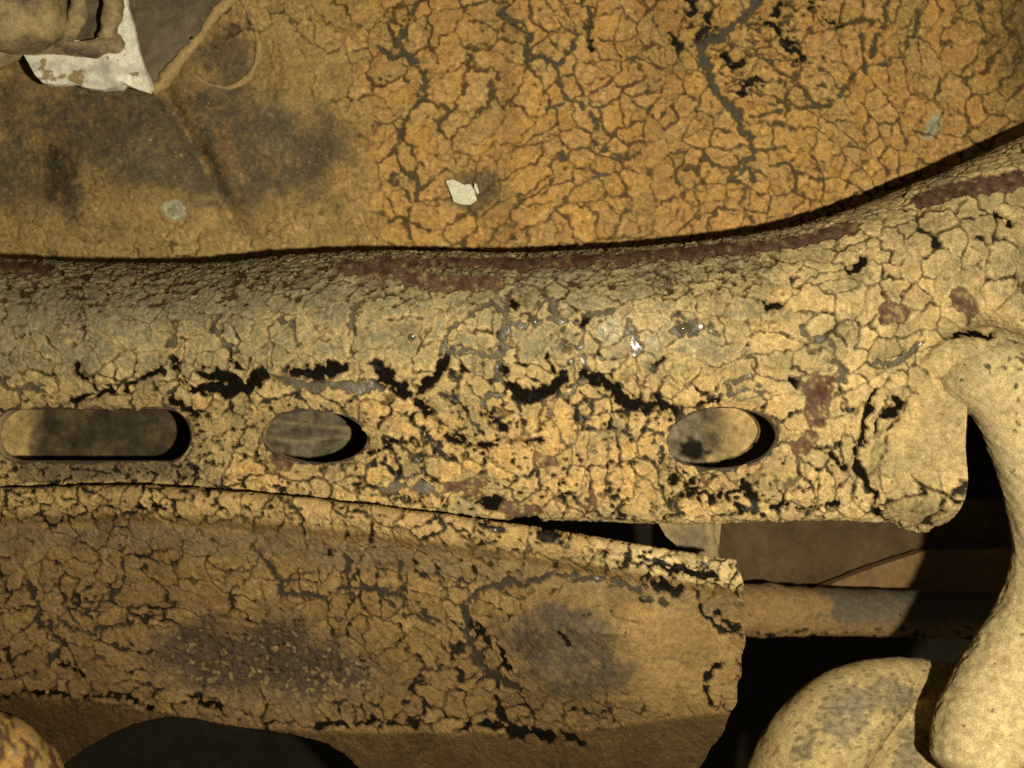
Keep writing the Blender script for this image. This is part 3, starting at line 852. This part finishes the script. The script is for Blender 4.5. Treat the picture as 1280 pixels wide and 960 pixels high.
for k in range(3):
    u, v = outline_px(k)
    cu, cv = u.mean(), v.mean()
    rows = []
    for dep, sc_ in ((2.0, 1.004), (4.5, 1.0), (8, .993), (14, .99), (16, 1.0)):
        uu = cu + (u - cu) * sc_; vv = cv + (v - cv) * sc_
        jit = .5 * fbm(np.arange(len(u)) / 5.0, np.full(len(u), dep / 6 + k), 71, 2)
        rows.append(np.stack([(uu - 640) * S, np.full(len(u), dep * S), (480 - vv - jit) * S], -1))
    V = np.array(rows)
    n_ = V.shape[1]
    i = np.arange(V.shape[0] * n_).reshape(V.shape[0], n_); j = np.roll(i, -1, 1)
    q = np.stack([i[:-1], j[:-1], j[1:], i[1:]], -1).reshape(-1, 4)
    add_piece('slot_edge', V.reshape(-1, 3), q, rail, 'mount')

INNER = .034
gu, gv = np.meshgrid(np.arange(-90, 1215, 3.0), np.arange(400, 660, 3.0), indexing='ij')
n = fbm(gu / 26, gv / 26, 501, 4); n2 = fbm(gu / 9, gv / 9, 505, 3)
k_ = (D + INNER) / D
pu_, pv_ = 640 + (gu - 640) / k_, 480 + (gv - 480) / k_
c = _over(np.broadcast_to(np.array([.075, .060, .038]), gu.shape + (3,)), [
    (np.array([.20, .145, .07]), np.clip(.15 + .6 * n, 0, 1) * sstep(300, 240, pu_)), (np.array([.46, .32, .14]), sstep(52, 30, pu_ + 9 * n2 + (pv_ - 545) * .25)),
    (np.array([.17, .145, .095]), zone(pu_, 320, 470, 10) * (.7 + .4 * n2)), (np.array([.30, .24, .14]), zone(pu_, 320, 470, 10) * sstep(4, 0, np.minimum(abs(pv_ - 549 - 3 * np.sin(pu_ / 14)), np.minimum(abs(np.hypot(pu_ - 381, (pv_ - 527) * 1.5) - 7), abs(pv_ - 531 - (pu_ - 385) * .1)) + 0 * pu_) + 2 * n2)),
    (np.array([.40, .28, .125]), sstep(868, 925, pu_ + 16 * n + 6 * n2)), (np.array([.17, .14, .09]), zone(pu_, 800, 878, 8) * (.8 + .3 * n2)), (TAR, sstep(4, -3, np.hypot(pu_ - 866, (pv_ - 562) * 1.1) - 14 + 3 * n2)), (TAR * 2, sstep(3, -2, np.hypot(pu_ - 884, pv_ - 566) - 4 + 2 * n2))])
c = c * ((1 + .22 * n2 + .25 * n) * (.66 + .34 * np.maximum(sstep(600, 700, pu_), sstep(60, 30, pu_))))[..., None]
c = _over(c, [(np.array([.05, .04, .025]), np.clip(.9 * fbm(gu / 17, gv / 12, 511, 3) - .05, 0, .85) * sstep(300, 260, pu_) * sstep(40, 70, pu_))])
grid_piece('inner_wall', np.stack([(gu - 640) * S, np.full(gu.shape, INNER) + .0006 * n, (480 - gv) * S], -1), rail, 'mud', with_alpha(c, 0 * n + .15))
gu, gv = np.meshgrid(np.linspace(-80, 1400, 40), np.linspace(0, 1, 12), indexing='ij')
zt = (480 - spl(VT, 640 + (gu - 640) / KT)) * S * KT
zb = (480 - 650) * S * 1.02
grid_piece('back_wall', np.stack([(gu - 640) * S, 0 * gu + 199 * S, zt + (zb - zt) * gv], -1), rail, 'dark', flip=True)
ea = np.linspace(372, 452, 60); eu = np.full(60, 1209.0)
for _ in range(8):
    P_ = rail_surf(eu, ea); a_, b_ = project(P_)
    eu = eu + (1207.8 - 1.2 * np.sin(b_ / 17) - a_)
P_ = rail_surf(eu, ea)
rows = [P_ + np.array([0, f, 0]) for f in (0, .002)] + [np.stack([P_[:, 0], np.maximum(P_[:, 1] + .002, f), P_[:, 2]], -1) for f in (.01, .03, .059)]
grid_piece('end_wall', np.array(rows), rail, 'cross', flip=True)

# ------------------------------------------------------------------ bent pipe on the rail
pipe = thing('bent_pipe', 'pale dusty bent pipe curving out of the right end of the rail', 'pipe', at(1240, 450, -.01))


def pp(u, v, y):
    return at(u, v, y)


path = [pp(*p) for p in PIPE]


def tint_pipe(P):
    u, v = project(P)
    n = fbm(u / 30, v / 30, 701, 4); n2 = fbm(u / 7, v / 7, 703, 3)
    c = _over(np.broadcast_to(np.array([.50, .395, .215]), u.shape + (3,)), [(np.array([.40, .295, .145]), np.clip(.05 + .6 * n, 0, .6)), (np.array([.30, .20, .085]), np.clip(fbm(u / 22, v / 14, 705, 3) - .5, 0, 1) * .9)])
    spot = sstep(.50, .68, fbm(u / 9, v / 9, 707, 3) + .45 * np.exp(-((u - 1256) / 36) ** 2 - ((v - 468) / 48) ** 2) - .40)
    c = _over(c, [(np.array([.07, .055, .035]), spot * .9), (np.array([.10, .08, .05]), sstep(14, 0, v - 420) * np.clip(.4 + n2, 0, 1) * .6)])
    return with_alpha(c * (1 + .12 * n2)[..., None], 0 * u)


tube_piece('pipe_bend', path, [r * S * (D + p[2]) / D for r, p in zip(PIPER, PIPE)], pipe, 'mud', 160, .00035, 330, sub=40, tintf=tint_pipe)

# ------------------------------------------------------------------ folded lower plate
plate = thing('lower_plate', 'brown folded plate with rolled top lip and cracked mud under the rail', 'plate', at(460, 770, .0))
TE = [(-300, 625), (-60, 619), (0, 617), (100, 614.5), (200, 614.5), (300, 622), (400, 631), (500, 643), (600, 656), (700, 671), (800, 688), (880, 701), (930, 708), (1000, 716)]
BE = [(-300, 855), (0, 862), (100, 872), (190, 886), (300, 905), (400, 913), (560, 914), (720, 912), (860, 893), (1000, 885)]


def plate_surf(U, A):
    te = spl(TE, U)
    v = te + np.maximum(A, -4)
    be = spl(BE, U)
    y = -62 * np.ones_like(U) + 150 * (np.clip(A, 0, 400) / 300) ** 1.25        # leans away towards the bottom
    y = y + 11 * sstep(25, 40, A) - 5 * np.exp(-((A - 13) / 12) ** 2)             # rolled lip stands proud
    y = y + np.clip(-A, 0, 40) * 1.2                                              # and turns back on top
    y = y + np.clip(v - be, 0, 300) * 1.5
    y = y + 12 * np.clip((700 - U) / 700, 0, 2)                                   # swings away to the left
    r = np.hypot((U - 735) / 135, (v - 818) / 92)
    y = y - 48 * (1 - sstep(.35, 1.15, r))
    r = np.hypot((U - 330) / 170, (v - 830) / 60)
    y = y + 12 * (1 - sstep(.3, 1.1, r))
    y = y + 3 * fbm(U / 90, A / 90, 601, 2)
    return at(U, v, y * S)


XR = [(560, 912), (690, 916), (704, 921), (722, 926), (770, 931), (830, 926), (890, 914), (930, 891), (965, 868), (1040, 835)]
AR = [(-300, 1200), (0, 1010), (40, 985), (75, 958), (110, 932), (160, 905), (215, 893), (280, 903), (350, 913), (400, 924), (430, 940), (458, 965), (520, 1040), (620, 1200), (1100, 1400)]


def plate_cut(u, v):
    return np.maximum(u - spl(XR, v) - 1.5 * np.sin(v / 6.0), (v - spl(AR, u)) * .8)


L_ASH = [([(650, 726), (618, 732), (594, 742), (581, 765), (586, 802), (608, 838), (640, 856)], 5.5), ([(400, 744), (456, 732), (500, 742), (550, 774)], 2.6), ([(540, 718), (580, 735), (596, 744)], 2.4), ([(650, 726), (700, 716), (730, 722), (790, 730), (800, 742), (830, 752)], 3.0),
         ([(318, 680), (345, 720), (350, 738), (400, 745)], 3), ([(345, 722), (400, 725)], 2.5), ([(430, 690), (436, 715), (440, 742)], 2.4), ([(498, 700), (505, 730)], 2), ([(480, 745), (500, 768), (545, 776)], 2.2), ([(40, 730), (50, 770), (75, 800), (60, 830)], 3.5), ([(75, 775), (110, 790), (150, 780)], 2.6), ([(150, 680), (158, 715), (140, 750), (100, 765)], 1.8)]
L_BLACK = [([(0, 868), (60, 868), (110, 872)], 3), ([(110, 872), (150, 868), (192, 884)], 3.2), ([(400, 905), (425, 904)], 5), ([(455, 906), (468, 896)], 4), ([(485, 903), (520, 906)], 3.5), ([(580, 910), (590, 896)], 3.5), ([(608, 905), (640, 912), (690, 920)], 6), ([(622, 880), (635, 905)], 4), ([(700, 912), (722, 925)], 4),
           ([(592, 780), (600, 790)], 4), ([(622, 808), (640, 838)], 4), ([(808, 700), (850, 712), (890, 722)], 4.5), ([(815, 728), (845, 738)], 7), ([(868, 742), (878, 765), (910, 785)], 4), ([(675, 668), (690, 674)], 5), ([(600, 655), (625, 660)], 3.5), ([(900, 830), (880, 850), (890, 880)], 3), ([(895, 765), (925, 788)], 3),
           ([(170, 634), (205, 636)], 3), ([(300, 632), (310, 636)], 3), ([(75, 832), (80, 836)], 4), ([(95, 838), (100, 842)], 4), ([(240, 868), (280, 888)], 3), ([(405, 688), (412, 692)], 3), ([(700, 790), (712, 806)], 1.2)]


def plate_field(U, A, pu, pv):
    n = fbm(pu / 24, pv / 24, 621, 4); n2 = fbm(pu / 7, pv / 7, 625, 3)
    lip = zone(A, -30, 26, 5)  # rolled lip; its paler tint paints in the light it catches
    be = spl(BE, pu)
    low = sstep(-4, 6, pv - be)  # flange below the bend, tinted darker as if turned from the light
    d1 = sstep(26, -26, ell(pu, pv, 330, 828, 142, 52, .12) + 24 * n)
    d2 = sstep(18, -22, ell(pu, pv, 705, 806, 80, 56, .2) + 22 * n + 6 * n2)
    smooth_lit = sstep(30, -30, ell(pu, pv, 845, 815, 62, 72, .3) + 20 * n)  # uncracked right flank of the dome, painted lighter as if facing the lamp
    band = zone(pv - 6 * n, spl(TE, pu) + 40, spl(TE, pu) + 70, 10)
    width = 1.45 + .3 * lip - .3 * d1 + .3 * zone(pu, 380, 620, 60)
    smooth = 4 * d1 + 6 * d2 + 6 * smooth_lit + 5 * low + 1.5 * band - 1.0 * sstep(780, 900, pu) * sstep(800, 720, pv)
    fine = .18 + .35 * lip - .5 * d2 - .7 * smooth_lit - .2 * low + .15 * d1
    specks = .95 - .30 * lip + .6 * smooth_lit + .5 * low - .25 * d1 - .15 * sstep(780, 900, pu) * sstep(800, 720, pv)
    H, Da, Do, cid, gr, lf, f1 = crack_field(U, A, pu, pv, 37, 31.0, width, .14 + 0 * n, smooth, fine, 3.0, L_ASH + L_BLACK, (), specks, 1.15, crumb=.05 + .3 * lip + .2 * d1 - .5 * smooth_lit)
    r1 = flake_rand(cid, 1); r2 = flake_rand(cid, 2)
    c = _over(np.broadcast_to(np.array([.305, .19, .080]), U.shape + (3,)), [(np.array([.30, .20, .09]), np.clip(.4 * r1 + .5 * n, 0, 1)), (BROWN * .7, np.clip(.2 * r2 + .3 * n2, 0, .6)), (SLATE * .95, band * .4), (OCHRE, lip * .45), (PALE, lip * sstep(700, 800, pu) * .7),
                                                                             (np.array([.36, .235, .10]), smooth_lit * .8), (np.array([.090, .069, .050]), np.clip(d1 * (.95 + .3 * n2), 0, 1)), (np.array([.095, .075, .050]), np.clip(d2 * (.9 + .3 * n2), 0, 1)),
                                                                             (np.array([.34, .24, .11]), d1 * sstep(.45, .8, n2 + .3 * (pv - 820) / 60)), (np.array([.16, .10, .045]), low * .7), (TAR * 4.5, gr * .75), (BROWN * .3, (1 - sstep(-.2, 2.0, Da)) * .8)])
    c = c * ((.86 + .28 * r1) * (.80 + .2 * lip))[..., None]
    H = H - .7 * d2 - .5 * d1
    blk = sstep(7, 0, split_lines(pu, pv, L_BLACK, 0)); ash = sstep(6, 0, split_lines(pu, pv, L_ASH, 0))
    sn = fbm(pu / 12, pv / 12, 641, 3)
    sk = _over(np.broadcast_to(TAR * 1.3, U.shape + (3,)), [(ASH * .4, np.clip(.3 + .6 * sn, 0, 1)), (ASH * .5, ash), (TAR * .6, blk)])
    return H, cid, with_alpha(c, .1 * d2), with_alpha(sk, np.clip(.1 + .25 * sn + .7 * sstep(.5, .8, fbm(pu / 5, pv / 5, 655, 2)), 0, 1)), .4 * sn + .5 * blk * fbm(pu / 4, pv / 4, 651, 2)


crust_surface(plate, plate_surf, (-80, 940), (-34, 400), plate_field, plate_cut, 1.45, 2, 270, 'plate_skin')
# the plate's cut end, turned back
vv = np.linspace(706, 965, 60)
uu = spl(XR, vv) + 1.5 * np.sin(vv / 6.0)
Af = vv - spl(TE, uu)
F = plate_surf(uu, Af)
rows = [F + np.array([0, -.0004, 0]), F + np.array([.0004, .0008, 0]), F + np.array([.0002, .0026, 0]), F + np.array([-.004, .0034, 0]), F + np.array([-.03, .008, 0])]
grid_piece('cut_edge', np.array(rows), plate, 'mount', flip=True)

# ------------------------------------------------------------------ hook-shaped casting at the lower right
hook = thing('cast_hook', 'round dusty cast hook with grey worn patches at the lower right corner', 'casting', at(1080, 950, .03))


def tint_hook(P):
    u, v = project(P)
    n = fbm(u / 26, v / 26, 711, 4); n2 = fbm(u / 6, v / 6, 713, 3)
    worn = np.zeros(u.shape)
    for e in ((1068, 884, 60, 24, -.55), (1062, 912, 24, 14, -.5), (1112, 872, 26, 20, 0), (1142, 940, 24, 34, .3), (1010, 925, 12, 30, .5)):
        worn = np.maximum(worn, sstep(7, -9, ell(u, v, *e) + 11 * n2 + 9 * n))
    c = _over(np.broadcast_to(np.array([.46, .345, .17]), u.shape + (3,)), [(np.array([.38, .275, .13]), np.clip(.2 + .7 * n, 0, .7)), (np.array([.135, .112, .076]), worn * (.72 + .25 * n2)),
                                                                            (np.array([.09, .072, .045]), sstep(.55, .8, fbm(u / 3.2, v / 3.2, 717, 2) + .35 * worn) * .7)])
    return with_alpha(c, .35 * worn)


path = [pp(975, 1120, .04), pp(984, 1030, .022), pp(1010, 950, .010), pp(1062, 888, .006), pp(1122, 853, .010), pp(1172, 842, .018), pp(1196, 838, .024)]
k = [S * (D + p[1]) / D for p in path]
tube_piece('hook_ring', path, [60 * k[0], 62 * k[1], 60 * k[2], 51 * k[3], 31 * k[4], 15 * k[5], 8 * k[6]], hook, 'mud', 110, .0003, 120, sub=26, tintf=tint_hook)
path = [pp(1200, 834, .024), pp(1178, 868, .012), pp(1146, 914, .006), pp(1124, 966, .004), pp(1112, 1040, .02)]
k = [S * (D + p[1]) / D for p in path]
tube_piece('hook_web', path, [8 * k[0], 26 * k[1], 42 * k[2], 47 * k[3], 48 * k[4]], hook, 'mud', 90, .0003, 130, sub=26, tintf=tint_hook)
tube_piece('hook_eye', [pp(1150, 905, .03), pp(1110, 990, .04), pp(1100, 1080, .05)], [.008, .013, .014], hook, 'dark', 30, 0, 130, sub=8)

# ------------------------------------------------------------------ rod and beam deep behind
rod = thing('tie_rod', 'round dusty rod with a sleeve between the plate and the bent pipe', 'rod', at(1000, 765, .12))
Y = .125
kr = S * (D + Y) / D


def tint_rod(P):
    u, v = project(P)
    n = fbm(u / 22, v / 12, 721, 4); n2 = fbm(u / 6, v / 5, 723, 3)
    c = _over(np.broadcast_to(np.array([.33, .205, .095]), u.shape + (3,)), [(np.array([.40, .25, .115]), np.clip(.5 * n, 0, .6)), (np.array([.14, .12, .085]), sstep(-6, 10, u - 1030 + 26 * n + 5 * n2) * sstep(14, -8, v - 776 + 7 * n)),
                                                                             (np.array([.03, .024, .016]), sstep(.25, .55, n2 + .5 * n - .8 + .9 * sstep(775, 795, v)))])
    return with_alpha(c, .1 + 0 * u)


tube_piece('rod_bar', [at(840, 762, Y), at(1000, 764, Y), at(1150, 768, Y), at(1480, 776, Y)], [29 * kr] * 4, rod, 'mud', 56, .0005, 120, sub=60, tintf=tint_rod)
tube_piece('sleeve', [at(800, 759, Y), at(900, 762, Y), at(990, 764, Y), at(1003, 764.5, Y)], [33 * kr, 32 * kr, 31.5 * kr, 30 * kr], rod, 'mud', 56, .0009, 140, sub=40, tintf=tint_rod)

beam = thing('cross_beam', 'blurred brown cross beam behind the gap under the rail', 'beam', at(1020, 700, .17))
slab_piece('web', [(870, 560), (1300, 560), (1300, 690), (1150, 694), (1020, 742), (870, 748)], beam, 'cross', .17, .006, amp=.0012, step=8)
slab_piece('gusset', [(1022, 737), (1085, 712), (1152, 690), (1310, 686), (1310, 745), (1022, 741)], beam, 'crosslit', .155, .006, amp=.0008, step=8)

mount = thing('mount_bracket', 'muddy bracket seen in the gap above the end of the plate', 'bracket', at(860, 665, .05))
slab_piece('bracket_web', [(826, 600), (900, 600), (902, 650), (898, 690), (905, 740), (880, 745), (868, 705), (850, 686), (832, 670), (824, 656)], mount, 'mount', .052, .006, bulge=lambda u, v: .006 * np.exp(-((u - 868) / 26) ** 2), amp=.0012, step=6)
tube_piece('bracket_rib', [at(886, 600, .050), at(884, 660, .049), at(890, 700, .050), at(894, 740, .052)], [.003, .0034, .003, .003], mount, 'mount', 20, .0009, 200, sub=6)

# ------------------------------------------------------------------ rusty rounded end in the lower left corner
end = thing('rusty_knuckle', 'rounded orange rusty end cut off by the lower left corner', 'casting', at(-20, 990, .0))
path = [pp(-150, 960, .03), pp(-64, 978, .012), pp(-18, 1006, .01), pp(0, 1080, .02)]
k = [S * (D + p[1]) / D for p in path]


def tint_end(P):
    u, v = project(P)
    n = fbm(u / 16, v / 16, 731, 4); n2 = fbm(u / 5, v / 5, 733, 3)
    c = _over(np.broadcast_to(np.array([.55, .33, .105]), u.shape + (3,)), [(np.array([.60, .44, .16]), np.clip(.9 * n, 0, .8)), (np.array([.14, .075, .045]), sstep(.12, .32, fbm((u + v) / 22, (v - u) / 9, 735, 3))), (np.array([.34, .30, .2]), sstep(.75, .9, n2 + .5 * n))])
    return with_alpha(c, .2 + 0 * u)


tube_piece('knuckle_body', path, [86 * k[0], 88 * k[1], 90 * k[2], 88 * k[3]], end, 'mud', 90, .0007, 160, sub=30, tintf=tint_end)

# ------------------------------------------------------------------ clamp, clip and sheet in the upper left corner
flap = thing('folded_sheet', 'dark greasy sheet with a sealed slanting edge beside the white clip', 'sheet', at(220, 40, .06))
slab_piece('sheet', [(120, -70), (330, -70), (296, -8), (262, 24), (232, 66), (205, 96), (188, 112), (160, 108), (130, 60)], flap, 'flap', lambda u, v: .060 + .00004 * (u - 160), .003, amp=.0008, step=4)
rng = np.random.default_rng(3)
bp = [(318, -50), (292, -6), (274, 12), (254, 40), (232, 68), (210, 96), (190, 114)]
tube_piece('sealant_bead', [at(u, v, .0605 + .00004 * (u - 160)) for u, v in bp], [.0022, .0026, .0022, .0018, .0024, .0028, .0024], flap, 'bead', 20, .0009, 260, sub=10)
tube_piece('drain_hole', [at(240, 48.5, .0618), at(240, 48.5, .0650)], [.0010, .0010], flap, 'dark', 16, sub=2)

loop = tag(tube_piece('seal_ridge', [panel_surf(np.array(float(u)), np.array(float(v))) + np.array([0, -.0008, 0]) for u, v in [(298, -30), (306, 6), (318, 30), (324, 58), (320, 84), (306, 102), (284, 110), (258, 105), (238, 90)]], [.0009, .0010, .0010, .0012, .0015, .0014, .0012, .0009, .0006], None, 'bead', 16, .0009, 300, sub=8),
           'thin ochre ridge of mud curving round a grey patch beside the folded sheet', 'ridge')

clamp = thing('muddy_clamp', 'mud-covered pipe clamp hanging into the upper left corner', 'clamp', at(70, 20, .05))
slab_piece('clamp_gap_shade', [(-80, -60), (156, -60), (156, 30), (148, 52), (100, 60), (40, 60), (-10, 70), (-80, 80)], clamp, 'flap', .056, .004, amp=.001, step=5)  # dark plate added behind, standing in for shade in the clamp's gaps
tube_piece('clamp_head', [at(-30, 6, .046), at(8, 22, .036), at(40, 16, .038), at(66, -4, .046)], [.010, .0150, .0142, .008], clamp, 'clamp', 48, .0018, 130, sub=10)
tube_piece('clamp_lug', [at(-30, 74, .05), at(0, 66, .048), at(18, 52, .046)], [.006, .0058, .005], clamp, 'clamp', 28, .001, 160, sub=8)
tube_piece('clamp_band', [at(99, -60, .048), at(98, -10, .044), at(96, 24, .043), at(84, 44, .046), at(60, 50, .05)], [.0030, .0034, .0036, .0034, .003], clamp, 'clamp', 32, .0010, 190, sub=10)
tube_piece('clamp_arm', [at(142, -60, .046), at(141, -5, .044), at(140, 26, .045), at(132, 50, .048)], [.0036, .004, .0036, .003], clamp, 'clamp', 32, .0011, 190, sub=10)
slab_piece('clamp_strap', [(10, 46), (50, 50), (100, 52), (136, 46), (146, 40), (150, 48), (140, 60), (116, 68), (90, 66), (58, 62), (24, 62)], clamp, 'clamp', .0455, .004, bulge=lambda u, v: .003 * np.exp(-((v - 54) / 8) ** 2), amp=.0012, step=4)

clip = slab_piece('white_clip', [(24, 58), (60, 46), (110, 52), (140, 40), (150, -20), (157, -40), (159, 6), (167, 34), (173, 62), (180, 84), (188, 108), (186, 116), (168, 110), (150, 101), (146, 108), (128, 112), (110, 110), (92, 104), (78, 106), (54, 104), (44, 94), (34, 76)], None, 'clip',
                  lambda u, v: .050 + .00005 * np.clip(v - 60, -60, 60), .0022, bulge=lambda u, v: .003 * np.exp(-((u - (128 + (v - 60) * .45)) / 12) ** 2) + .0025 * np.exp(-((v - 88 - .05 * u) / 10) ** 2), amp=.0007, step=3)
tag(clip, 'torn white plastic clip under the muddy clamp', 'clip')

scrap = slab_piece('paint_chip', [(557, 226), (566, 224), (580, 231), (588, 230), (594, 240), (596, 250), (588, 256), (575, 255), (567, 252), (563, 240)], None, 'scrap', .0717, .0009, amp=.0005, step=2.5)
tag(scrap, 'small white chip stuck in the cracked mud of the upper panel', 'chip')
sliver = slab_piece('paint_sliver', [(593, 228), (596, 231), (599, 240), (597, 243), (593, 236)], None, 'scrap', .0712, .001, step=2)
tag(sliver, 'tiny white sliver just right of the white chip', 'chip')
